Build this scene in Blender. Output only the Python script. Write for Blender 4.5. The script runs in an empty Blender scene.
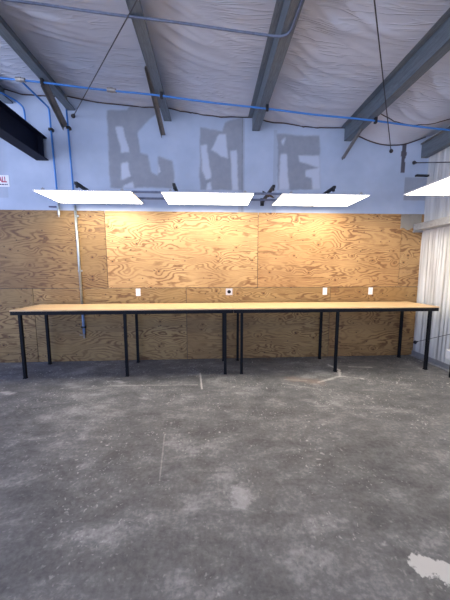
import bpy, bmesh, math, random
from mathutils import Vector, Matrix, noise
C = bpy.context.scene.collection
random.seed(4)
H = 1.5042          # eye height
YW = 4.3345         # face of the plywood
# ------------------------------------------------------------------ helpers
def roof(x): return 3.93 - 0.078*x
def tag(o, label=None, cat=None, group=None, kind=None):
    if label: o['label'] = label
    if cat: o['category'] = cat
    if group: o['group'] = group
    if kind: o['kind'] = kind
    return o
def thing(name, label, cat, loc=(0,0,0), group=None):
    o = bpy.data.objects.new(name, None); C.objects.link(o); o.location = loc
    o.empty_display_size = .05
    return tag(o, label, cat, group)
def obj(name, bm, mat, parent=None, loc=(0,0,0), smooth=False):
    me = bpy.data.meshes.new(name); bm.normal_update(); bm.to_mesh(me); bm.free()
    if not isinstance(mat, (list, tuple)): mat = [mat]
    for m in mat: me.materials.append(m)
    if smooth:
        for p in me.polygons: p.use_smooth = True
    o = bpy.data.objects.new(name, me); C.objects.link(o); o.location = loc
    if parent: o.parent = parent
    return o
def bx(bm, x0, x1, y0, y1, z0, z1, bev=0):
    r = bmesh.ops.create_cube(bm, size=1)
    vs = r['verts']
    for v in vs:
        v.co = Vector(((x0+x1)/2+v.co.x*(x1-x0), (y0+y1)/2+v.co.y*(y1-y0), (z0+z1)/2+v.co.z*(z1-z0)))
    if bev:
        es = list({e for v in vs for e in v.link_edges})
        bmesh.ops.bevel(bm, geom=es, offset=bev, segments=2, affect='EDGES', profile=.5)
    return bm
def prism(bm, pts, y0, y1):
    """cross-section pts in XZ, extruded along Y"""
    a = [bm.verts.new((x, y0, z)) for x, z in pts]; b = [bm.verts.new((x, y1, z)) for x, z in pts]
    n = len(pts)
    bm.faces.new(a); bm.faces.new(b[::-1])
    for i in range(n): bm.faces.new((a[i], b[i], b[(i+1) % n], a[(i+1) % n]))
    bmesh.ops.recalc_face_normals(bm, faces=bm.faces[:])
    return bm
def tube(bm, pts, r, n=10, caps=True):
    pts = [Vector(p) for p in pts]; rings = []
    up = None
    for i, p in enumerate(pts):
        d = (pts[min(i+1, len(pts)-1)] - pts[max(i-1, 0)]).normalized()
        if up is None:
            up = Vector((0,0,1)) if abs(d.z) < .9 else Vector((0,1,0))
        s = d.cross(up).normalized(); up = s.cross(d).normalized()
        rings.append([bm.verts.new(p + (s*math.cos(2*math.pi*k/n) + up*math.sin(2*math.pi*k/n))*r) for k in range(n)])
    for a, b in zip(rings, rings[1:]):
        for k in range(n): bm.faces.new((a[k], a[(k+1) % n], b[(k+1) % n], b[k]))
    if caps: bm.faces.new(rings[0][::-1]); bm.faces.new(rings[-1])
    bmesh.ops.recalc_face_normals(bm, faces=bm.faces[:])
    return bm
def bend(pts, r, k=6):
    """round the corners of a polyline"""
    pts = [Vector(p) for p in pts]; out = [pts[0]]
    for i in range(1, len(pts)-1):
        a = pts[i] + (pts[i-1]-pts[i]).normalized()*r; b = pts[i] + (pts[i+1]-pts[i]).normalized()*r
        for j in range(k+1):
            t = j/k; out.append(a*(1-t)**2 + pts[i]*2*t*(1-t) + b*t*t)
    out.append(pts[-1]); return out
def lprism(bm, a, b, w, t, axis=(1,0,0)):
    """L-angle iron from a to b: two legs w wide, t thick"""
    a, b = Vector(a), Vector(b); d = (b-a).normalized(); u = Vector(axis); u = (u - d*u.dot(d)).normalized(); v = d.cross(u)
    sec = [(0,0),(w,0),(w,t),(t,t),(t,w),(0,w)]
    A = [bm.verts.new(a+u*p+v*q) for p, q in sec]; B = [bm.verts.new(b+u*p+v*q) for p, q in sec]
    bm.faces.new(A); bm.faces.new(B[::-1])
    for i in range(6): bm.faces.new((A[i], B[i], B[(i+1) % 6], A[(i+1) % 6]))
    bmesh.ops.recalc_face_normals(bm, faces=bm.faces[:]); return bm
# ------------------------------------------------------------------ node helper
class NT:
    def __init__(s, name):
        s.m = bpy.data.materials.new(name); s.m.use_nodes = True; s.t = s.m.node_tree
        s.b = s.t.nodes['Principled BSDF']
    def n(s, typ, **kw):
        nd = s.t.nodes.new(typ)
        for k, v in kw.items():
            if k.startswith('_'): setattr(nd, k[1:], v)
            else:
                sock = nd.inputs[int(k[1:])] if k[0] == 'i' and k[1:].isdigit() else nd.inputs[k.replace('__', ' ')]
                if isinstance(v, bpy.types.NodeSocket): s.t.links.new(v, sock)
                else: sock.default_value = v
        return nd
    def math(s, op, a, b=0.0, c=0.0, clamp=False):
        return s.n('ShaderNodeMath', _operation=op, i0=a, i1=b, i2=c, _use_clamp=clamp).outputs[0]
    def vm(s, op, a, b=(0,0,0)):
        nd = s.n('ShaderNodeVectorMath', _operation=op, i0=a, i1=b)
        return nd.outputs['Value'] if op in ('LENGTH', 'DOT_PRODUCT', 'DISTANCE') else nd.outputs[0]
    def noise(s, vec, scale, detail=4, rough=.5, dist=0):
        return s.n('ShaderNodeTexNoise', Vector=vec, Scale=scale, Detail=float(detail), Roughness=rough, Distortion=float(dist)).outputs[0]
    def ramp(s, f, stops, interp='LINEAR'):
        r = s.n('ShaderNodeValToRGB', Fac=f); cr = r.color_ramp; cr.interpolation = interp
        while len(cr.elements) < len(stops): cr.elements.new(.5)
        for e, (p, c) in zip(cr.elements, stops):
            e.position = p; e.color = c if len(c) == 4 else (*c, 1)
        return r.outputs[0]
    def mix(s, f, a, b, mode='MIX'):
        nd = s.n('ShaderNodeMix', _data_type='RGBA', _blend_type=mode)
        for i, v in ((0, f), (6, a), (7, b)):
            if isinstance(v, bpy.types.NodeSocket): s.t.links.new(v, nd.inputs[i])
            elif i == 0: nd.inputs[0].default_value = v
            else: nd.inputs[i].default_value = (*v, 1) if len(v) == 3 else v
        return nd.outputs[2]
    def map(s, v, a, b, c=0., d=1.):
        return s.n('ShaderNodeMapRange', i0=v, i1=a, i2=b, i3=c, i4=d).outputs[0]
    def set(s, **kw):
        for k, v in kw.items():
            sock = s.b.inputs[k.replace('__', ' ')]
            if isinstance(v, bpy.types.NodeSocket): s.t.links.new(v, sock)
            else: sock.default_value = (*v, 1) if isinstance(v, tuple) and len(v) == 3 else v
        return s
    def bump(s, h, strength=.3, dist=.01):
        s.t.links.new(s.n('ShaderNodeBump', Strength=strength, Distance=dist, Height=h).outputs[0], s.b.inputs['Normal']); return s
def simple(name, col, rough=.5, metal=0., nscale=12, var=.12, bump=0):
    t = NT(name); P = t.n('ShaderNodeTexCoord').outputs['Object']
    n = t.noise(P, nscale, 4, .6)
    d = tuple(max(0, c*(1-var)) for c in col); l = tuple(min(1, c*(1+var)) for c in col)
    t.set(Base__Color=t.ramp(n, [(.3, d), (.7, l)]), Roughness=rough, Metallic=metal)
    if bump: t.bump(n, bump, .005)
    if name in ('black_powder_coat', 'dark_painted_beam'): t.set(Specular__IOR__Level=.2)
    return t.m
def galv(name, a, b, rough=.45, metal=.7, sc=(1, 1, 1)):
    t = NT(name); P = t.vm('MULTIPLY', t.n('ShaderNodeTexCoord').outputs['Object'], sc)
    v = t.n('ShaderNodeTexVoronoi', Vector=P, Scale=35.0, Randomness=1.0).outputs['Color']
    n = t.noise(P, 3, 5, .6)
    f = t.math('ADD', t.math('MULTIPLY', t.n('ShaderNodeSeparateColor', Color=v).outputs[0], .35), t.math('MULTIPLY', n, .7))
    t.set(Base__Color=t.ramp(f, [(.25, a), (.8, b)]), Roughness=rough, Metallic=metal)
    return t.m
# ------------------------------------------------------------------ materials
def plywood():
    t = NT('plywood'); P = t.n('ShaderNodeTexCoord').outputs['Object']
    oi = t.n('ShaderNodeObjectInfo'); loc = oi.outputs['Location']; tone = oi.outputs['Color']
    off = t.vm('ADD', P, t.vm('MULTIPLY', loc, (7.3, 0, 5.1)))
    sx = t.vm('MULTIPLY', off, (.6, 1, 2.7))
    warp = t.noise(t.vm('MULTIPLY', off, (2.2, 1, 5.)), 1.5, 3, .55)
    # knots pull the contour lines about
    so = t.n('ShaderNodeSeparateXYZ', Vector=off)
    flat = t.n('ShaderNodeCombineXYZ', i0=so.outputs[0], i1=t.math('MULTIPLY', so.outputs[2], 1.25), i2=0.0).outputs[0]
    kv = t.n('ShaderNodeTexVoronoi', Vector=flat, Scale=3.0, Randomness=1.0, _voronoi_dimensions='2D')
    kd = kv.outputs['Distance']; kr = t.n('ShaderNodeSeparateColor', Color=kv.outputs['Color']).outputs[0]
    kon = t.math('GREATER_THAN', kr, .5)
    pull = t.math('MULTIPLY', t.map(kd, .0, .30, .10, 0.), kon)
    zz = t.n('ShaderNodeSeparateXYZ', Vector=off).outputs[2]
    n = t.math('ADD', t.noise(sx, 1.3, 2, .45, .6), t.math('ADD', t.math('MULTIPLY', warp, .13), t.math('MULTIPLY', zz, .85)))
    n = t.math('ADD', n, pull)
    w = t.math('SINE', t.math('MULTIPLY', n, 118.0))
    fade = t.noise(t.vm('MULTIPLY', off, (1., 1, 2.)), 1.6, 3, .5)
    w = t.map(w, -.2, 1., 0., 1.)
    lines = t.math('MULTIPLY', t.math('POWER', w, .85), t.map(fade, .36, .56, .25, 1.))
    fine = t.noise(t.vm('MULTIPLY', off, (4, 1, 120)), 1., 3, .6)
    light = t.mix(t.map(t.noise(off, 1.3, 3, .5), .35, .65), (.50, .325, .145), (.385, .235, .095))
    col = t.mix(t.math('MULTIPLY', lines, .95), light, (.125, .05, .014))
    col = t.mix(t.map(fine, .3, .75, 0., .45), col, (.35, .18, .07))
    knot = t.math('MULTIPLY', t.map(kd, .05, .13, 1., 0.), kon)
    knotc = t.math('MULTIPLY', t.map(kd, .02, .05, 1., 0.), kon)
    col = t.mix(t.math('MULTIPLY', knot, .65), col, (.24, .10, .03))
    col = t.mix(knotc, col, (.03, .015, .008))
    v2 = t.n('ShaderNodeTexVoronoi', Vector=flat, Scale=5.0, Randomness=1.0, _voronoi_dimensions='2D')
    on2 = t.math('GREATER_THAN', t.n('ShaderNodeSeparateColor', Color=v2.outputs['Color']).outputs[1], .55)
    col = t.mix(t.math('MULTIPLY', t.math('MULTIPLY', t.map(v2.outputs['Distance'], .03, .085, 1., 0.), on2), .9), col, (.07, .03, .015))
    patch = t.noise(off, .9, 4, .6)
    col = t.mix(t.map(patch, .48, .68, 0., .5), col, (.26, .145, .06))
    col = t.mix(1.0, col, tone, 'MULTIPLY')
    t.set(Base__Color=col, Roughness=.62)
    t.bump(fine, .15, .002)
    return t.m
M = {}
M['ply'] = plywood()
def segd(t, P, a, b):
    """distance from P (xy) to segment a-b"""
    a = Vector((*a, 0)); b = Vector((*b, 0)); ab = b-a; L2 = max(ab.length_squared, 1e-9)
    pa = t.vm('SUBTRACT', P, tuple(a))
    h = t.math('DIVIDE', t.vm('DOT_PRODUCT', pa, tuple(ab)), L2, clamp=True)
    pr = t.n('ShaderNodeVectorMath', _operation='SCALE', i0=tuple(ab)); t.t.links.new(h, pr.inputs['Scale'])
    return t.vm('LENGTH', t.vm('SUBTRACT', pa, pr.outputs[0]))
def concrete():
    t = NT('concrete'); P = t.n('ShaderNodeTexCoord').outputs['Object']
    n1 = t.noise(P, .9, 5, .6); n2 = t.noise(P, 4.5, 6, .65, .3); n3 = t.noise(P, 38, 4, .6)
    rot = t.n('ShaderNodeMapping', Vector=P, Rotation=(0, 0, .9), Scale=(1., 2.3, 1)).outputs[0]
    st = t.noise(rot, 3.0, 6, .68, .4)
    f = t.math('ADD', t.math('MULTIPLY', n1, .35), t.math('ADD', t.math('MULTIPLY', n2, .3), t.math('ADD', t.math('MULTIPLY', st, .45), t.math('MULTIPLY', t.math('SUBTRACT', n3, .2), .24))))
    col = t.ramp(f, [(.40, (.030, .030, .035)), (.53, (.074, .075, .081)), (.64, (.130, .130, .136)), (.76, (.27, .268, .27))])
    # chalky light smears
    sm = t.noise(rot, 7., 7, .75, .8)
    col = t.mix(t.map(sm, .58, .78, 0., .3), col, (.46, .45, .45))
    # paint specks, denser near the bench
    sep = t.n('ShaderNodeSeparateXYZ', Vector=P)
    for sc, th, r0, r1 in ((3.1, .60, .03, .06), (8., .62, .04, .10), (17., .62, .07, .16), (38., .6, .1, .22)):
        Pn = t.vm('ADD', P, t.vm('MULTIPLY', t.n('ShaderNodeTexNoise', Vector=P, Scale=22.0).outputs[1], (.06, .06, 0)))
        v = t.n('ShaderNodeTexVoronoi', Vector=Pn, Scale=sc, Randomness=1.0, _voronoi_dimensions='2D')
        on = t.math('GREATER_THAN', t.n('ShaderNodeSeparateColor', Color=v.outputs['Color']).outputs[0], th + .2)
        msk = t.math('MULTIPLY', t.map(v.outputs['Distance'], r0, r1, 1., 0.), on)
        dens = t.math('MULTIPLY', t.map(sep.outputs[1], .8, 3.6, .2, .8), t.map(t.noise(P, 1.7, 4, .6), .42, .62, .15, 1.))
        col = t.mix(t.math('MULTIPLY', msk, dens), col, (.58, .57, .56))
    dist = t.math('MULTIPLY', t.math('SUBTRACT', t.noise(P, 14, 5, .7), .5), .22)
    # splashes, scratches and a chipped pale patch
    for a, b, w, s, d in (((1.87, 3.95), (1.93, 3.72), .022, .8, .5), ((1.93, 3.72), (1.83, 3.5), .02, .9, .7), ((1.83, 3.5), (1.45, 3.32), .02, .7, .9),
                       ((1.85, 3.5), (2.1, 3.4), .014, .6, .9), ((2.15, 3.85), (2.5, 3.8), .012, .5, .6),
                       ((-.17, 3.72), (-.125, 3.2), .011, .8, .12), ((-1.35, 3.36), (-.2, 3.33), .012, .35, .5),
                       ((-.44, 2.3), (-.38, 1.75), .005, .3, .12), ((.95, 3.3), (1.35, 3.12), .01, .4, .4), ((1.0, 3.42), (1.3, 3.38), .01, .4, .4),
                       ((-2.6, 3.25), (-2.45, 3.2), .03, .5, .9), ((-1.2, 3.45), (-1.3, 3.5), .03, .5, .9)):
        sd = t.math('ADD', segd(t, P, a, b), t.math('MULTIPLY', dist, d*.6+.06))
        col = t.mix(t.map(sd, w*.2, w*1.6, s*.75, 0.), col, (.62, .60, .58))
    sd = t.math('ADD', segd(t, P, (1.06, 1.13), (1.30, 1.04)), t.math('MULTIPLY', dist, .6))
    col = t.mix(t.map(sd, .045, .055, .85, 0.), col, (.52, .51, .50))
    sd = t.math('ADD', segd(t, P, (.18, 1.62), (.19, 1.54)), t.math('MULTIPLY', dist, 1.2))
    col = t.mix(t.map(sd, .03, .08, .4, 0.), col, (.48, .47, .48))
    sd = t.math('ADD', segd(t, P, (1.1, 3.45), (1.45, 3.32)), t.math('MULTIPLY', dist, 1.2))
    col = t.mix(t.map(sd, .02, .12, .35, 0.), col, (.30, .20, .15))
    t.set(Base__Color=col, Roughness=t.map(n2, .3, .7, .48, .68), Specular__IOR__Level=.35)
    t.bump(t.math('ADD', n2, t.math('MULTIPLY', n3, .4)), .2, .006)
    return t.m
M['floor'] = concrete()
def drywall():
    t = NT('painted_drywall'); P = t.n('ShaderNodeTexCoord').outputs['Object']
    at = t.n('ShaderNodeAttribute', _attribute_name='patch')
    sep = t.n('ShaderNodeSeparateColor', Color=at.outputs['Color'])
    n = t.noise(P, 2.2, 5, .6); n2 = t.noise(P, 9, 5, .6)
    base = t.mix(t.map(n, .35, .65), (.43, .49, .61), (.37, .43, .545))
    g = t.mix(t.map(n2, .3, .7), (.245, .265, .31), (.29, .305, .35))
    col = t.mix(sep.outputs[0], base, g)
    col = t.mix(t.math('MULTIPLY', sep.outputs[1], .85), col, (.52, .56, .66))
    col = t.mix(sep.outputs[2], col, (.05, .035, .04))
    t.set(Base__Color=col, Roughness=.7)
    t.bump(n2, .1, .004)
    return t.m
M['drywall'] = drywall()
def vinyl(name, a, b):
    t = NT(name); P = t.n('ShaderNodeTexCoord').outputs['Object']
    n = t.noise(P, 1.4, 5, .6); n2 = t.noise(t.vm('MULTIPLY', P, (3, 14, 3)), 2., 5, .6, .5)
    t.set(Base__Color=t.mix(t.map(n, .3, .7), a, b), Roughness=.42, Specular__IOR__Level=.4)
    r1 = t.noise(t.vm('MULTIPLY', P, (.7, 6.5, .7)), 2.2, 2, .5, .5)
    rd = t.math('ABSOLUTE', t.math('SUBTRACT', r1, .5))
    h = t.math('ADD', t.math('MULTIPLY', n2, .12), t.math('MULTIPLY', t.map(rd, .0, .06, 1., 0.), t.map(t.noise(P, 1.1, 3, .5), .42, .62)))
    t.bump(h, .55, .012)
    return t.m
M['vinyl'] = vinyl('vinyl_insulation', (.60, .63, .72), (.52, .55, .63))
def wallvinyl():
    t = NT('wall_insulation_vinyl'); P = t.n('ShaderNodeTexCoord').outputs['Object']
    n = t.noise(t.vm('MULTIPLY', P, (1, 9, .6)), 2., 5, .6, .3)
    t.set(Base__Color=t.mix(t.map(n, .3, .7), (.64, .65, .64), (.42, .43, .43)), Roughness=.4)
    t.bump(n, .5, .02); return t.m
M['wallvinyl'] = wallvinyl()
M['purlin'] = galv('galvanised_purlin', (.10, .12, .145), (.20, .235, .265), .5, .35, (9, .5, 9))
M['girt'] = galv('galvanised_girt', (.30, .31, .33), (.42, .435, .45), .45, .4)
M['brace'] = simple('weathered_angle_steel', (.19, .18, .175), .55, .4, 14, .2)
M['rod'] = simple('dark_rod_steel', (.07, .065, .07), .5, .6)
M['beam'] = simple('dark_painted_beam', (.005, .007, .020), .65, 0., 5, .25)
M['blue'] = simple('blue_pipe_plastic', (.045, .20, .56), .35, 0., 6, .08)
M['paleblue'] = simple('pale_blue_conduit', (.22, .32, .52), .4, .2, 6, .08)
M['steel'] = galv('conduit_steel', (.27, .31, .33), (.40, .44, .46), .35, .6)
M['conduit'] = galv('dull_conduit_steel', (.11, .13, .19), (.17, .20, .29), .5, .3)
M['black'] = simple('black_powder_coat', (.005, .0055, .008), .6, 0., 20, .2)
M['blackbr'] = simple('black_bracket_steel', (.02, .02, .023), .5, .2)
M['white'] = simple('white_enamel', (.78, .78, .80), .35, 0., 20, .04)
M['greyplate'] = simple('grey_plastic_plate', (.50, .51, .55), .4, 0., 20, .05)
M['clamp'] = simple('brass_grey_coupling', (.32, .30, .28), .4, .6)
M['gap'] = simple('dark_edge_strip', (.06, .035, .035), .7, 0., 10, .4)
M['red'] = simple('red_sign_ink', (.42, .02, .06), .5)
M['ink'] = simple('dark_sign_ink', (.06, .05, .12), .5)
M['base'] = simple('grey_base_angle', (.28, .29, .31), .5, .3, 8, .15)
def tabletop():
    t = NT('bench_top_wood'); P = t.n('ShaderNodeTexCoord').outputs['Object']
    sx = t.vm('MULTIPLY', P, (.6, 5, 5)); n = t.noise(sx, 1.6, 4, .55, .4)
    w = t.math('SINE', t.math('MULTIPLY', n, 55.0))
    f = t.noise(t.vm('MULTIPLY', P, (4, 90, 90)), 1., 3, .6)
    col = t.mix(t.map(w, -.2, 1., 0., .45), (.66, .46, .26), (.50, .29, .13))
    col = t.mix(t.map(f, .35, .75, 0., .25), col, (.42, .26, .13))
    t.set(Base__Color=col, Roughness=.4, Specular__IOR__Level=.35); return t.m
M['top'] = tabletop()
def emit(name, col, s):
    t = NT(name); t.set(Base__Color=(.9, .9, .9), Emission__Color=col, Emission__Strength=s, Roughness=.6); return t.m
M['led'] = emit('led_diffuser', (1., .90, .72), 14.0)
# ------------------------------------------------------------------ setting
bm = bmesh.new(); bx(bm, -7.0, 3.75, -5.2, 4.6, -.12, 0)
tag(obj('floor', bm, M['floor']), kind='structure')

# end wall drywall with unpainted patches where letters were filled and sanded
grey = [  # outlines in metres (x, z) on the wall
    [(-1.553,3.918),(-1.271,3.926),(127.5,131),(-1.119,3.602),(-1.084,3.312),(-0.963,3.285),(-0.925,3.034),(-0.819,2.976),(-0.810,3.259),(-0.580,3.205),(-0.570,2.951),(-0.574,2.799),(-1.565,2.785)],
    [(-0.153,3.714),(0.188,3.649),(0.235,3.796),(0.516,3.877),(0.523,2.785),(-0.164,2.775)],
    [(1.057,3.642),(1.750,3.629),(1.784,2.803),(1.091,2.793)],
]
light = [
    [(-1.446,3.680),(-1.326,3.683),(-1.289,3.497),(-1.236,3.324),(-1.373,3.306),(-1.408,3.523)],
    [(-1.380,3.159),(-1.272,3.176),(-1.236,2.954),(-1.391,2.907)], [(-1.348,2.833),(-1.208,2.880),(-1.197,2.760),(-1.382,2.757)],
    [(-0.903,3.242),(-0.827,3.214),(-0.770,3.037),(-0.849,2.991),(-0.909,3.065)],
    [(-0.141,3.436),(-0.047,3.467),(0.012,2.960),(-0.068,2.929),(-0.129,3.079)],
    [(0.015,3.380),(0.141,3.604),(0.251,3.622),(0.282,3.267),(0.187,3.280),(0.046,3.381)],
    [(0.313,3.387),(0.424,3.389),(0.443,2.784),(0.346,2.782)], [(-0.052,2.868),(0.011,2.900),(0.026,2.778),(-0.069,2.776)],
    [(1.123,3.539),(1.202,3.601),(1.157,3.465)], [(1.112,3.344),(1.224,3.346),(1.249,3.027),(1.272,2.796),(1.108,2.793)],
    [(1.403,3.335),(1.795,3.328),(1.803,3.145),(1.637,3.172),(1.422,3.244)], [(1.541,3.109),(1.802,3.160),(1.817,2.804),(1.651,2.801),(1.644,2.988),(1.544,3.017)],
]
FPX, PITCH, YAW, ROLL = 261.42, -.1129, .0533, -.0012
cp, sp, cy, sy = math.cos(PITCH), math.sin(PITCH), math.cos(YAW), math.sin(YAW)
fw = Vector((sy*cp, cy*cp, sp)); ri = Vector((cy, -sy, 0)); up = ri.cross(fw)
cr, sr = math.cos(ROLL), math.sin(ROLL)
AX = (ri*cr+up*sr, -ri*sr+up*cr, fw)
def inpoly(x, y, poly):
    c = False; n = len(poly)
    for i in range(n):
        x1, y1 = poly[i]; x2, y2 = poly[i-1]
        if (y1 > y) != (y2 > y) and x < (x2-x1)*(y-y1)/(y2-y1)+x1: c = not c
    return c
bm = bmesh.new(); lay = bm.verts.layers.float_color.new('patch')
x0, x1, z0, z1 = -5.6, 3.62, 2.40, 4.45; st = .014
nx = int((x1-x0)/st); nz = int((z1-z0)/st); YD = YW+.010
grid = []
for j in range(nz+1):
    row = []
    for i in range(nx+1):
        x = x0+(x1-x0)*i/nx; z = z0+(z1-z0)*j/nz
        v = bm.verts.new((x, YD, z))
        q = noise.noise_vector(Vector((x*5, 0, z*5)))*.014 + noise.noise_vector(Vector((x*14, 3, z*14)))*.008
        a, b = x+q.x, z+q.z
        g = l = 0.
        if -1.8 < x < 2:
            for ox, oz in ((0, 0), (.012, .006), (-.012, -.006), (-.006, .012), (.006, -.012)):
                if any(inpoly(a+ox, b+oz, p) for p in grey):
                    g += .2
                    if any(inpoly(a+ox, b+oz, p) for p in light): l += .2
        if 3.20 < x < 3.6 and 2.66 < z < 3.03: g = .8
        if -3.6 < x < -3.1 and (2.62 < z < 2.8): g = max(g, .35)
        if x < -3.05 and z > 2.9: g = max(g, min(.75, (-3.05-x)*3))
        d = 0.
        for sxx in (.51,):          # board joints
            if abs(x-sxx) < .009: d = .35
        if abs(x-.49) < .05 and z < 3.85: g = max(g, .5)
        if abs(x-1.03) < .03 and z < 3.7: g = max(g, .35)
        # rusty streak at the right
        if 3.10 < z < 3.54 and abs(x-(3.155-(3.54-z)*-.0)) < .045*(.8+.5*noise.noise(Vector((0, 1, z*9)))): d = .9
        v[lay] = (g, l, d, 1)
        row.append(v)
    grid.append(row)
for j in range(nz):
    for i in range(nx): bm.faces.new((grid[j][i], grid[j][i+1], grid[j+1][i+1], grid[j+1][i]))
bx(bm, -5.6, 3.8, YD+.001, YD+.14, 0, 4.45)
tag(obj('wall_back', bm, M['drywall']), kind='structure')

# roof insulation, draped over the purlins and sagging between them
PX = [-6.0, -4.5, -3.02, -2.13, -.70, .665, 2.15, 3.50]
def sag(x, y):
    for a, b in zip(PX, PX[1:]):
        if a <= x <= b:
            u = (x-a)/(b-a); s = math.sin(math.pi*u)
            amp = .035 + .02*noise.noise(Vector((a*3, y*.7, 0)))
            if a == 2.15: amp += .15*math.exp(-(YW-y)/.55)
            dd = amp*s
            t = y - .55*(1-(1-u)**2) if a > -2 else y - .25*u
            for k, (fr, am) in enumerate(((2.6, .020), (6.0, .017), (11, .010))):
                n = noise.noise(Vector((u*.8+a*7, t*fr, k*9.1)))
                m = .45+1.1*noise.noise(Vector((u*1.6+a*5, y*1.1, 40+k)))
                dd += am*max(0, 1-abs(n)*(4.0+k))*min(1, s*1.3)**1.6*max(0, min(1.3, m*1.6))
            return dd
    return 0
bm = bmesh.new(); ys = [-5.2+i*.16 for i in range(27)]+[-.9+i*.022 for i in range(int((YD+.9)/.022)+1)]+[YD]
xs = []
for a, b in zip(PX, PX[1:]):
    n = 44; xs += [a+(b-a)*i/n for i in range(n)]
xs += [3.5, 3.60, 3.8]
g = [[bm.verts.new((x, y, roof(x)-sag(x, y)+(.012 if x > 3.5 else .0))) for x in xs] for y in ys]
for a, b in zip(g, g[1:]):
    for i in range(len(xs)-1): bm.faces.new((a[i], b[i], b[i+1], a[i+1]))
tag(obj('ceiling', bm, M['vinyl'], smooth=True), kind='structure')
bm = bmesh.new(); prism(bm, [(-6.0, roof(-6)+.03), (3.8, roof(3.8)+.03), (3.8, roof(3.8)+.1), (-6.0, roof(-6)+.1)], -5.2, YD+.14)
tag(obj('trim_2', bm, M['white']), kind='structure')
# dark strip drawn for the thin gap where insulation meets the wall
bm = bmesh.new()
pts = [(x, YD-.006, roof(x)-sag(x, YD)-.004) for x in xs if -4 < x <= 3.5]
tube(bm, pts, .009, 6)
tag(obj('trim_1', bm, M['gap']), kind='structure')

bm = bmesh.new()
cp_ = [(2.2, 3.76), (2.48, 3.84), (2.72, 3.89), (2.92, 3.91), (3.19, 3.88), (3.44, 3.80)]
q = bend([(x, y, 0) for x, y in cp_], .08, 4)
tube(bm, [(p[0], p[1], roof(p[0])-sag(p[0], p[1])-.003) for p in q], .006, 6)
tag(obj('trim_3', bm, M['gap']), kind='structure')

# right wall: vertical folds of vinyl faced insulation
bm = bmesh.new(); ys = [-5.2+i*.06 for i in range(134)]; ys = [y for y in ys if y < 2.6]+[2.6+i*.012 for i in range(int((YD-2.6)/.012)+1)]+[YD]
zs = [0, .1]+[.2+i*.1 for i in range(20)]+[2.2, 2.24]+[2.3+i*.12 for i in range(11)]+[3.68]
def fold(y, z):
    zz = z if z < 2.2 else z+3
    e = min(1, abs(z-2.2)/.25, max(z, .02)/.25)
    return e*(.3 if z > 2.2 else 1)*(.038*noise.noise(Vector((y*13, zz*.3, 2)))+.024*noise.noise(Vector((y*27, zz*.4, 5)))) + (.012 if z < 2.2 else 0)
g = [[bm.verts.new((3.585-fold(y, z), y, z)) for z in zs] for y in ys]
for a, b in zip(g, g[1:]):
    for i in range(len(zs)-1): bm.faces.new((a[i], a[i+1], b[i+1], b[i]))
bx(bm, 3.66, 3.8, -5.2, YD+.14, 0, 3.66)
tag(obj('wall_right', bm, M['wallvinyl'], smooth=False), kind='structure')
for p in bpy.data.objects['wall_right'].data.polygons: p.use_smooth = len(p.vertices) == 4 and p.area < .1
bm = bmesh.new(); bx(bm, 3.52, 3.64, -5.2, YW, 0, .012); bx(bm, 3.555, 3.565, -5.2, YW, .012, .09)
tag(obj('baseboard_right', bm, M['base']), kind='structure')

# ------------------------------------------------------------------ plywood sheets
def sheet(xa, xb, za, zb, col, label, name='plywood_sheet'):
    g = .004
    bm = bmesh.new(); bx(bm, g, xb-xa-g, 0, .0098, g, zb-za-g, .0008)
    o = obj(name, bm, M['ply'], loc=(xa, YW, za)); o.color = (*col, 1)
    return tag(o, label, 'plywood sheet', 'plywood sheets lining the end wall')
U0, U1 = 1.22, 2.44
sheet(-4.106, -1.666, U0, U1, (.60, .58, .50), 'leftmost upper plywood sheet, brown and knotty, darkened for light falloff, with the conduit running down it')  # tone mixes browner wood with the falloff of the panel light
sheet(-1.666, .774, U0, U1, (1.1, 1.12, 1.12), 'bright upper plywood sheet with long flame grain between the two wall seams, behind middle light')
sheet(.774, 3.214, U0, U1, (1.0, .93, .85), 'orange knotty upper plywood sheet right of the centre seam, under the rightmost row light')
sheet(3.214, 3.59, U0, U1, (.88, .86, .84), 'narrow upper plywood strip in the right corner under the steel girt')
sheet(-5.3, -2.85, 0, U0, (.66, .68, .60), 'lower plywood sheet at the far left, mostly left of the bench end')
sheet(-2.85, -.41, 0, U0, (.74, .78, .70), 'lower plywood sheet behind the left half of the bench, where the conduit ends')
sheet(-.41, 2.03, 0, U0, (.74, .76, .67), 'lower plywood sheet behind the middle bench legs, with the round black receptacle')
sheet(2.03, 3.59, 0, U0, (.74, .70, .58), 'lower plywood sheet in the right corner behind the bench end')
# clear plastic flap over the corner strip
t = NT('cloudy_plastic'); t.set(Base__Color=(.5, .5, .47), Roughness=.35, Alpha=.55); t.bump(t.noise(t.n('ShaderNodeTexCoord').outputs['Object'], 14, 4, .6, 1.), .8, .03)
bm = bmesh.new(); g = []
for i in range(15):
    g.append([])
    for j in range(11):
        x = 3.17+.36*i/14; z = 2.19+.24*j/10
        g[-1].append(bm.verts.new((x, YW-.014-.010*noise.noise(Vector((x*14, 0, z*9))), z+.02*math.sin(i*.9)*(j == 0))))
for a, b in zip(g, g[1:]):
    for j in range(10): bm.faces.new((a[j], b[j], b[j+1], a[j+1]))
r = bmesh.ops.solidify(bm, geom=bm.faces[:], thickness=.001)
tag(obj('plastic_flap', bm, t.m), 'cloudy plastic sheeting flap on the plywood corner behind the girt end', 'plastic sheeting')

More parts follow.
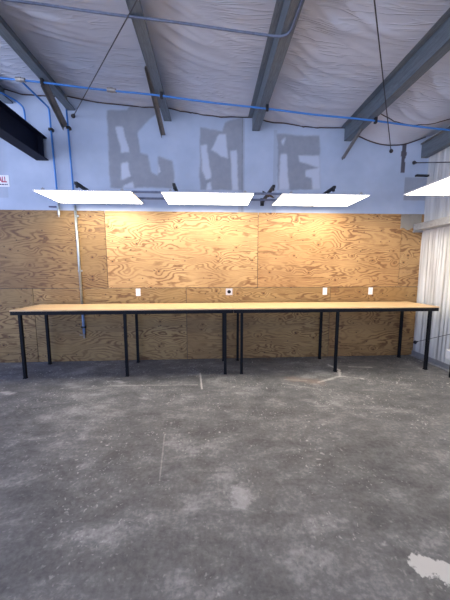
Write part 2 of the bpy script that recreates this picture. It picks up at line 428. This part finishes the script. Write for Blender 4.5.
# ------------------------------------------------------------------ purlins
def purlin(x, label, y0=-5.2, braces=True):
    zt = roof(x)-.003; zb = zt-.2; w = .11; th = .006
    r = thing('roof_purlin', label, 'roof beam', (x, YW, zb), 'roof purlins')
    yy0, yy1 = y0-YW, .008
    sl = .078
    bm = bmesh.new(); prism(bm, [(-th/2, 0), (th/2, 0), (th/2, .2), (-th/2, .2)], yy0, yy1)
    obj('web', bm, M['purlin'], r)
    bm = bmesh.new(); prism(bm, [(0, 0), (w, 0), (w, .022), (w-th, .022), (w-th, th), (0, th)], yy0, yy1)
    obj('bottom_flange', bm, M['purlin'], r)
    bm = bmesh.new(); prism(bm, [(0, .2-th), (0, .2), (-.07, .2+sl*.07), (-.07, .2-th+sl*.07)], yy0, yy1)
    obj('top_flange', bm, M['purlin'], r)
    return r
purlin(-3.02, 'steel roof purlin at the far left, mostly above the dark beam')
purlin(-2.13, 'steel roof purlin over the dark beam, with a long brace crossing its end')
purlin(-.70, 'steel roof purlin left of centre, ending above the gap between the first two lights')
purlin(.665, 'steel roof purlin right of centre, conduit bending up onto it')
purlin(2.15, 'steel roof purlin at upper right, running down towards the rightmost row light')
# eave strut
r = thing('eave_strut', 'steel eave strut in the top right corner of the end wall', 'roof beam', (3.5, YW, 3.33))
bm = bmesh.new(); prism(bm, [(-.05, 0), (.05, 0), (.05, .006), (-.044, .006), (-.044, .2), (.05, .2), (.05, .206), (-.05, .206)], -5.2-YW, .008)
obj('channel', bm, M['purlin'], r)
bm = bmesh.new(); bx(bm, -.075, .05, -5.2-YW, .008, .207, .222); obj('top_lip', bm, M['brace'], r)

# angle braces from purlin to wall
def brace(a, b, label, axis=(1,0,0), w=.05):
    bm = bmesh.new(); lprism(bm, a, b, w, .006, axis)
    return tag(obj('angle_brace', bm, M['brace']), label, 'angle brace', 'angle braces between purlins and end wall')
brace((-2.13, 3.725, 3.885), (-2.20, YW-.002, 3.66), 'long angle brace slanting from the left purlin down to the wall', w=.07)
brace((-.765, 3.44, 3.915), (-.745, YW-.002, 3.58), 'angle brace slanting to the wall beside the left-of-centre purlin', w=.06)
brace((2.19, 3.96, 3.57), (2.11, YW-.002, 3.30), 'short angle brace below the upper right purlin end', w=.055)
# cable clips holding the blue line under each purlin

# ------------------------------------------------------------------ pipes
ZP = .219
def pz(x): return roof(x)-ZP-.018
main = thing('blue_pipe', 'long blue air pipe slung across the room under the roof purlins', 'pipe', (0, 3.69, pz(0)))
bm = bmesh.new(); tube(bm, [(x, .006*math.sin(x*2.1), pz(x)-pz(0)-.008*math.sin((x+.7)*math.pi/1.42)**2) for x in [-5+i*.1 for i in range(85)]], .0115, 10)
obj('tube', bm, M['blue'], main, smooth=True)
for x in (-2.36, -1.25):
    bm = bmesh.new(); tube(bm, [(x-.055, 0, pz(x-.055)-pz(0)), (x+.055, 0, pz(x+.055)-pz(0))], .024, 12); tube(bm, [(x-.015, 0, pz(x)-pz(0)), (x+.015, 0, pz(x)-pz(0))], .029, 8)
    obj('coupling', bm, M['clamp'], main)
for x in (-2.10, -.62, .76, 2.25):
    bm = bmesh.new(); bx(bm, x-.018, x+.018, -.02, .02, pz(x)-pz(0)-.03, pz(x)-pz(0)+.055, .006)
    obj('pipe_clip', bm, M['blackbr'], main)
# drop B
b = thing('blue_pipe', 'left blue drop pipe, branching off the main line and running down the wall', 'pipe', (-2.38, YW-.03, 2.5))
bm = bmesh.new(); tube(bm, bend([(.0, -.60, 1.385), (0, 0, 1.40), (0.01, 0, .9), (.035, 0, .08)], .05), .013, 10); obj('tube', bm, M['blue'], b, smooth=True)
for z in (1.10,):
    bm = bmesh.new(); bx(bm, -.026, .034, -.022, .037, z-.02, z+.02, .008); obj('pipe_clip', bm, M['blackbr'], b)
bm = bmesh.new(); tube(bm, [(.035, 0, .08), (.035, 0, -.14)], .017, 10); tube(bm, [(.035, 0, -.02), (.035, 0, -.06)], .026, 6); obj('hose_fitting', bm, M['steel'], b)
bm = bmesh.new(); bx(bm, -.10, .01, -.02, .0, -.03, -.01, .004); obj('valve_handle', bm, M['ink'], b)
bm = bmesh.new(); tube(bm, [(.035, 0, -.14), (.035, 0, -.17)], .010, 8); obj('nipple', bm, M['clamp'], b)
# drop C
c_ = thing('blue_pipe', 'right blue drop pipe, from the left purlin end down behind the light', 'pipe', (-2.12, YW-.03, 2.55))
bm = bmesh.new(); tube(bm, [(-.01, 0, 1.33), (-.0, 0, .8), (.02, 0, -.03)], .013, 10); obj('tube', bm, M['blue'], c_, smooth=True)
bm = bmesh.new(); bx(bm, -.026, .030, -.022, .037, 1.06, 1.10, .008); obj('pipe_clip', bm, M['blackbr'], c_)
s_ = thing('conduit', 'galvanised conduit running down the plywood and ending under the bench', 'conduit', (-2.09, YW-.022, 0.4))
bm = bmesh.new(); tube(bm, [(-.01, 0, 2.11), (.005, 0, .50)], .018, 12); obj('tube', bm, M['steel'], s_, smooth=True)
bm = bmesh.new(); tube(bm, [(.005, 0, .50), (.01, 0, .08)], .021, 12); obj('lower_sleeve', bm, M['paleblue'], s_, smooth=True)
bm = bmesh.new(); bx(bm, -.03, .045, -.025, .022, .17, .20, .006); obj('pipe_clip', bm, M['blackbr'], s_)
bm = bmesh.new(); tube(bm, [(.01, 0, .08), (.01, 0, .0)], .016, 10); tube(bm, [(.01, 0, .05), (-.06, -.01, .06)], .008, 8); obj('end_valve', bm, M['clamp'], s_)
for z in (1.95, 1.10):
    bm = bmesh.new(); bx(bm, -.028, .035, -.003, .022, z-.014, z+.014, .003); obj('strap', bm, M['steel'], s_)
# pipe in the corner above the beam
bm = bmesh.new(); tube(bm, bend([(-3.0, 3.7, 3.92), (-2.85, YW-.03, 3.99), (-2.74, YW-.03, 3.9), (-2.72, YW-.03, 3.50)], .06), .012, 10)
tag(obj('blue_pipe', bm, M['blue'], smooth=True), 'short blue pipe bending down the wall behind the dark beam', 'pipe')
# high conduit
bm = bmesh.new()
pp = [(-5.0, 2.66, roof(-5)-.217)]+[(x, 2.66, roof(x)-.216-.003*math.sin(x*5)) for x in [-2.5+i*.2 for i in range(15)]]+[(.60, 2.66, roof(.6)-.219)]
pp2 = bend([(.60, 2.66, roof(.6)-.219), (.735, 2.645, roof(.74)-.218), (.745, 2.4, roof(.74)-.218), (.745, -3.0, roof(.74)-.218)], .09, 8)
tube(bm, pp+pp2[1:], .011, 10)
tag(obj('conduit', bm, M['conduit'], smooth=True), 'thin high conduit crossing the ceiling and bending along a purlin', 'conduit')

# brace rods
def rod(a, b_, label, r=.007, disc=True):
    a, b_ = Vector(a), Vector(b_); th = thing('brace_rod', label, 'brace rod', a)
    bm = bmesh.new(); tube(bm, [(0, 0, 0), b_-a], r, 8); obj('rod', bm, M['rod'], th)
    if disc:
        bm = bmesh.new(); d = (b_-a).normalized()
        tube(bm, [(0, .0, 0), (0, -.012, 0)], .03, 12); tube(bm, [d*.02, d*.06], .013, 6); obj('wall_washer', bm, M['rod'], th)
    return th
def far(a, q, k):   # carry on along a->q
    a, q = Vector(a), Vector(q); return a+(q-a)*k
A = (-2.05, YW-.002, 3.81); rod(A, (.60, .93, 3.662), 'diagonal brace rod from the left end of the wall up across the ceiling', r=.0055)
A = (2.93, YW-.002, 3.42)
rod(A, (.76, 1.55, 3.668), 'thin brace rod from the right end of the wall up across the ceiling', r=.0055)
A = (3.33, YW-.002, 3.25)
rod(A, (3.40, 2.6, 2.60), 'upper side wall brace rod beside the right corner, above the single light')
A = (3.49, 4.20, .275)
rod(A, (3.44, 2.2, 1.20), 'low brace rod crossing the white side wall behind the right bench leg', r=.004)
# rail bits on the wall above the single light
# ------------------------------------------------------------------ dark crane beam
r = thing('steel_beam', 'heavy dark navy steel beam at upper left, ending at the wall', 'steel beam', (-2.55, YW, 3.17))
Y0 = -5.2-YW; Y1 = .009
bm = bmesh.new(); bx(bm, -.006, .006, Y0, Y1, .014, .316); obj('web', bm, M['beam'], r)
bm = bmesh.new(); bx(bm, -.09, .09, Y0, Y1, 0, .014); obj('bottom_flange', bm, M['beam'], r)
bm = bmesh.new(); bx(bm, -.09, .09, Y0, Y1, .316, .33); obj('top_flange', bm, M['beam'], r)
bm = bmesh.new(); bx(bm, -.086, .086, -.10, -.088, .014, .316); obj('end_stiffener', bm, M['beam'], r)

# ------------------------------------------------------------------ LED panels
def led(xa, ya, xb, yb, z, label, group=None):
    r = thing('led_panel_light', label, 'ceiling light', ((xa+xb)/2, (ya+yb)/2, z), group)
    w, d = (xb-xa)/2, (yb-ya)/2; f = .010
    bm = bmesh.new()
    for a in ((-w, w, -d, -d+f), (-w, w, d-f, d), (-w, -w+f, -d+f, d-f), (w-f, w, -d+f, d-f)): bx(bm, *a, -.002, .012)
    obj('frame', bm, M['white'], r)
    bm = bmesh.new(); bx(bm, -w+f, w-f, -d+f, d-f, 0, .004); obj('diffuser', bm, M['led'], r)
    bm = bmesh.new(); bx(bm, -w+f, w-f, -d+f, d-f, .005, .012); obj('back_plate', bm, M['white'], r)
    bm = bmesh.new(); bx(bm, -.13, .13, -.06, .06, .0125, .035, .003); obj('driver_box', bm, M['white'], r)
    for x in (-w+.12, w-.12):
        bm = bmesh.new(); bx(bm, x-.02, x+.02, -d+.005, -d+.02, .012, .030, .002); tube(bm, [(x, -d+.012, .03), (x, -d+.012, .042)], .006, 6); obj('clip', bm, M['clamp'], r)
    return r
Yn, Yf, ZL = 3.53, 4.135, 2.502
G = 'row of led panels over the bench'
led(-2.225, Yn, -1.005, Yf, ZL, 'left led panel light of the row over the bench, above the conduit', G)
led(-.635, Yn, .575, Yf, ZL, 'middle led panel light of the row over the bench', G)
led(.945, Yn, 2.140, Yf, ZL, 'right led panel light of the row over the bench, below the upper right purlin', G)
led(2.575, 2.27, 3.18, 3.49, ZL, 'single led panel light at the right edge, running along the side wall')
# rails and wall arms carrying them
for y, wh in ((3.615, 'front'), (3.925, 'rear')):
    bm = bmesh.new()
    bx(bm, -2.0, 2.0, y-.012, y+.012, 2.520, 2.534)
    bx(bm, -2.0, 2.0, y-.014, y-.010, 2.515, 2.538); bx(bm, -2.0, 2.0, y+.010, y+.014, 2.515, 2.538)
    tag(obj('mounting_rail', bm, M['conduit']), wh+' grey steel rail linking the tops of the three panel lights', 'mounting rail', 'rails carrying the light row')
for x, l in ((-1.70, 'black wall arm above the left panel light'), (-.47, 'black wall arm above the left end of the middle panel light'),
             (.835, 'black wall arm in the gap between the middle and right panel lights'), (1.655, 'black wall arm above the right panel light')):
    r = thing('support_bracket', l, 'bracket', (x, YD, 2.60), 'black arms carrying the light row')
    bm = bmesh.new()
    vs = [(0, -.02), (0, .02), (-.80, .022), (-.80, -.012)]
    a = [bm.verts.new((-.018, y, z+.0)) for y, z in vs]; b2 = [bm.verts.new((.018, y, z)) for y, z in vs]
    bm.faces.new(a); bm.faces.new(b2[::-1])
    for i in range(4): bm.faces.new((a[i], b2[i], b2[(i+1) % 4], a[(i+1) % 4]))
    bmesh.ops.recalc_face_normals(bm, faces=bm.faces[:]); obj('arm', bm, M['blackbr'], r)
    bm = bmesh.new(); bx(bm, -.03, .03, -.008, 0, -.06, .06, .002); obj('wall_plate', bm, M['blackbr'], r)
    bm = bmesh.new(); bx(bm, -.012, .012, -.49, -.46, -.045, -.005); obj('hanger', bm, M['blackbr'], r)
    bm = bmesh.new(); bx(bm, -.012, .012, -.785, -.755, -.045, .01); obj('hanger', bm, M['blackbr'], r)
# slanted strut between panels 2 and 3
bm = bmesh.new(); lprism(bm, (.70, 3.63, 2.54), (.90, 3.88, 2.54), .03, .004, (0, 0, 1)); tag(obj('cross_strut', bm, M['blackbr']), 'short black diagonal strut between the middle and right panel lights', 'strut')
# short rail over the single light
for y in (3.30, 2.9, 2.5):
    bm = bmesh.new(); bx(bm, 2.70, 3.57, y-.014, y+.014, 2.515, 2.545)
    tag(obj('mounting_rail', bm, M['conduit'] if y != 3.30 else M['blackbr']), 'steel rail carrying the single panel light to the side wall, '+{3.3: 'nearest the end wall', 2.9: 'the middle one', 2.5: 'farthest from the end wall'}[y], 'mounting rail')
# drop rods from single light rails
# little rail stub on the end wall
bm = bmesh.new(); bx(bm, 3.37, 3.585, YD-.05, YD, 3.035, 3.06, .004); tag(obj('wall_bar', bm, M['blackbr']), 'short black bar on the wall above the grey patch in the right corner', 'bar')

# ------------------------------------------------------------------ girt on the side wall
r = thing('wall_girt', 'galvanised steel girt running along the white side wall above the bench', 'wall beam', (3.56, YW, 2.165))
Y0 = -5.2-YW; Y1 = -.03
bm = bmesh.new(); bx(bm, -.17, .02, Y0, Y1, 0, .004); obj('web', bm, M['girt'], r)
bm = bmesh.new(); bx(bm, -.174, -.170, Y0, Y1, 0, .10); bx(bm, -.170, -.158, Y0, Y1, .096, .10); obj('inner_flange', bm, M['girt'], r)
bm = bmesh.new(); bx(bm, -.17, -.02, Y1-.07, Y1-.066, .004, .07); bx(bm, -.16, .0, Y1, Y1+.028, -.03, .004); obj('end_clip', bm, M['girt'], r)

# ------------------------------------------------------------------ wall plates
def outlet(x, label, round_=False):
    r = thing('outlet_plate', label, 'outlet', (x, YW, 1.15), 'outlets above the bench')
    if not round_:
        bm = bmesh.new(); bx(bm, -.037, .037, -.007, 0, -.060, .060, .003); obj('cover', bm, M['white'], r)
        for z in (-.025, .025):
            bm = bmesh.new(); bx(bm, -.017, .017, -.0095, -.006, z-.014, z+.014, .002); o = obj('socket', bm, M['white'], r)
            bm = bmesh.new()
            for s in (-.007, .007): bx(bm, s-.0015, s+.0015, -.0102, -.009, z-.004, z+.006)
            obj('slot', bm, M['blackbr'], o)
    else:
        bm = bmesh.new(); bx(bm, -.055, .055, -.010, 0, -.055, .055, .004); obj('cover', bm, M['greyplate'], r)
        bm = bmesh.new(); tube(bm, [(0, 0, 0), (0, -.013, 0)], .030, 20); obj('receptacle', bm, M['black'], r)
outlet(-1.19, 'white outlet plate on the plywood above the left half of the bench')
outlet(.30, 'square grey plate with round black receptacle near the bench middle', True)
outlet(1.93, 'white outlet plate on the plywood below the right light')
outlet(2.73, 'white outlet plate nearest the right corner')

# ------------------------------------------------------------------ sign
r = thing('wall_sign', 'small white sign with red capitals on the wall at the left edge', 'sign', (-3.25, YD, 2.865))
bm = bmesh.new(); bx(bm, -.20, .185, -.005, 0, -.085, .085, .002); obj('panel', bm, M['white'], r)
cu = bpy.data.curves.new('letters', 'FONT'); cu.body = 'ALL'; cu.size = .115; cu.align_x = 'RIGHT'; cu.extrude = .001; cu.offset = .003
to = bpy.data.objects.new('t', cu); C.objects.link(to)
dg = bpy.context.evaluated_depsgraph_get(); me = bpy.data.meshes.new_from_object(to.evaluated_get(dg))
bpy.data.objects.remove(to); me.materials.clear(); me.materials.append(M['red'])
lo = bpy.data.objects.new('lettering', me); C.objects.link(lo); lo.parent = r; lo.location = (.150, -.0068, -.02); lo.scale = (.62, 1, 1); lo.rotation_euler = (math.pi/2, 0, 0)
bm = bmesh.new(); xx = -.18
while xx < .15:
    w = random.uniform(.015, .04); bx(bm, xx, min(xx+w, .16), -.0062, -.004, -.062, -.045); xx += w+.007
obj('small_print', bm, M['ink'], r)

# ------------------------------------------------------------------ workbenches
def bench(xa, label, first):
    L = 3.048; ZT = .970; y0, y1 = 3.645, 4.288
    r = thing('workbench', label, 'workbench', (xa+L/2, (y0+y1)/2, 0), 'workbenches end to end along the plywood wall')
    h = L/2-.002; d = (y1-y0)/2
    bm = bmesh.new(); bx(bm, -h, h, -d, d, ZT-.018, ZT, .002); obj('tabletop', bm, M['top'], r)
    bm = bmesh.new(); zf0, zf1 = ZT-.070, ZT-.018; k = .038
    bx(bm, -h+.004, h-.004, -d+.004, -d+k, zf0, zf1, .003); bx(bm, -h+.004, h-.004, d-k, d-.004, zf0, zf1, .003)
    for x in (-h+.004, -k/2, h-k-.0): bx(bm, x, x+k-.004, -d+k, d-k, zf0+.001, zf1-.001)
    obj('frame', bm, M['black'], r)
    ls = [(-h+.117), 0.0, h-.117]
    for x in ls:
        for y in (-d+.026, d-.055):
            bm = bmesh.new(); bx(bm, -.019, .019, -.019, .019, 0.006, zf0+.002, .003); lg = obj('leg', bm, M['black'], r, loc=(x, y, 0))
            bm = bmesh.new(); bx(bm, -.023, .023, -.023, .023, 0, .012, .002); obj('foot_cap', bm, M['black'], lg)
    return r
bench(-2.730, 'left long workbench with wooden top and black legs, standing in front of the conduit', True)
bench(.318, 'right long workbench with wooden top and black legs, reaching the white side wall', False)

# post with a metal box at the right edge
r = thing('floor_post', 'thin dark post with a metal electrical box at the right edge of the floor', 'post', (3.350, 3.36, 0))
bm = bmesh.new(); bx(bm, -.012, .012, -.012, .012, 0, .52, .002); obj('post', bm, M['black'], r)
bm = bmesh.new(); bx(bm, -.07, -.012, -.035, .035, .27, .40, .006); obj('box', bm, M['greyplate'], r)
for z in (.305, .365):
    bm = bmesh.new(); tube(bm, [(-.041, -.034, z), (-.041, -.039, z)], .012, 14)
    obj('socket', bm, M['blackbr'], r)

# ------------------------------------------------------------------ unseen shop lights behind the viewer, added to fill in light on the floor
led(-3.2, -.6, -1.98, 0.0, 3.3, 'led panel light added unseen behind the viewer, left')
led(.6, -.6, 1.82, 0.0, 3.3, 'led panel light added unseen behind the viewer, right')

# ------------------------------------------------------------------ world and camera
w = bpy.data.worlds.new('World'); bpy.context.scene.world = w; w.use_nodes = True
bg = w.node_tree.nodes['Background']; nt = w.node_tree
tc = nt.nodes.new('ShaderNodeTexCoord'); sx = nt.nodes.new('ShaderNodeSeparateXYZ'); mr = nt.nodes.new('ShaderNodeValToRGB')
nt.links.new(tc.outputs['Generated'], sx.inputs[0]); nt.links.new(sx.outputs[2], mr.inputs[0]); nt.links.new(mr.outputs[0], bg.inputs[0])
mr.color_ramp.elements[0].position = 0.0; mr.color_ramp.elements[0].color = (1.45, 1.62, 2.15, 1)   # lower half: brightness added to lift the ceiling, nothing modelled there
mr.color_ramp.elements[1].position = .06; mr.color_ramp.elements[1].color = (.24, .38, .85, 1)
bg.inputs[1].default_value = 1.85
cam = bpy.data.cameras.new('Camera'); co = bpy.data.objects.new('Camera', cam); C.objects.link(co)
cam.sensor_fit = 'HORIZONTAL'; cam.sensor_width = 36; cam.lens = FPX/450*36; cam.clip_start = .05
m = Matrix((AX[0], AX[1], -AX[2])).transposed().to_4x4(); m.translation = (0, 0, H); co.matrix_world = m
s = bpy.context.scene; s.camera = co
s.view_settings.view_transform = 'Standard'; s.view_settings.look = 'None'; s.view_settings.gamma = 1; s.view_settings.use_curve_mapping = False
s.view_settings.exposure = 0.33
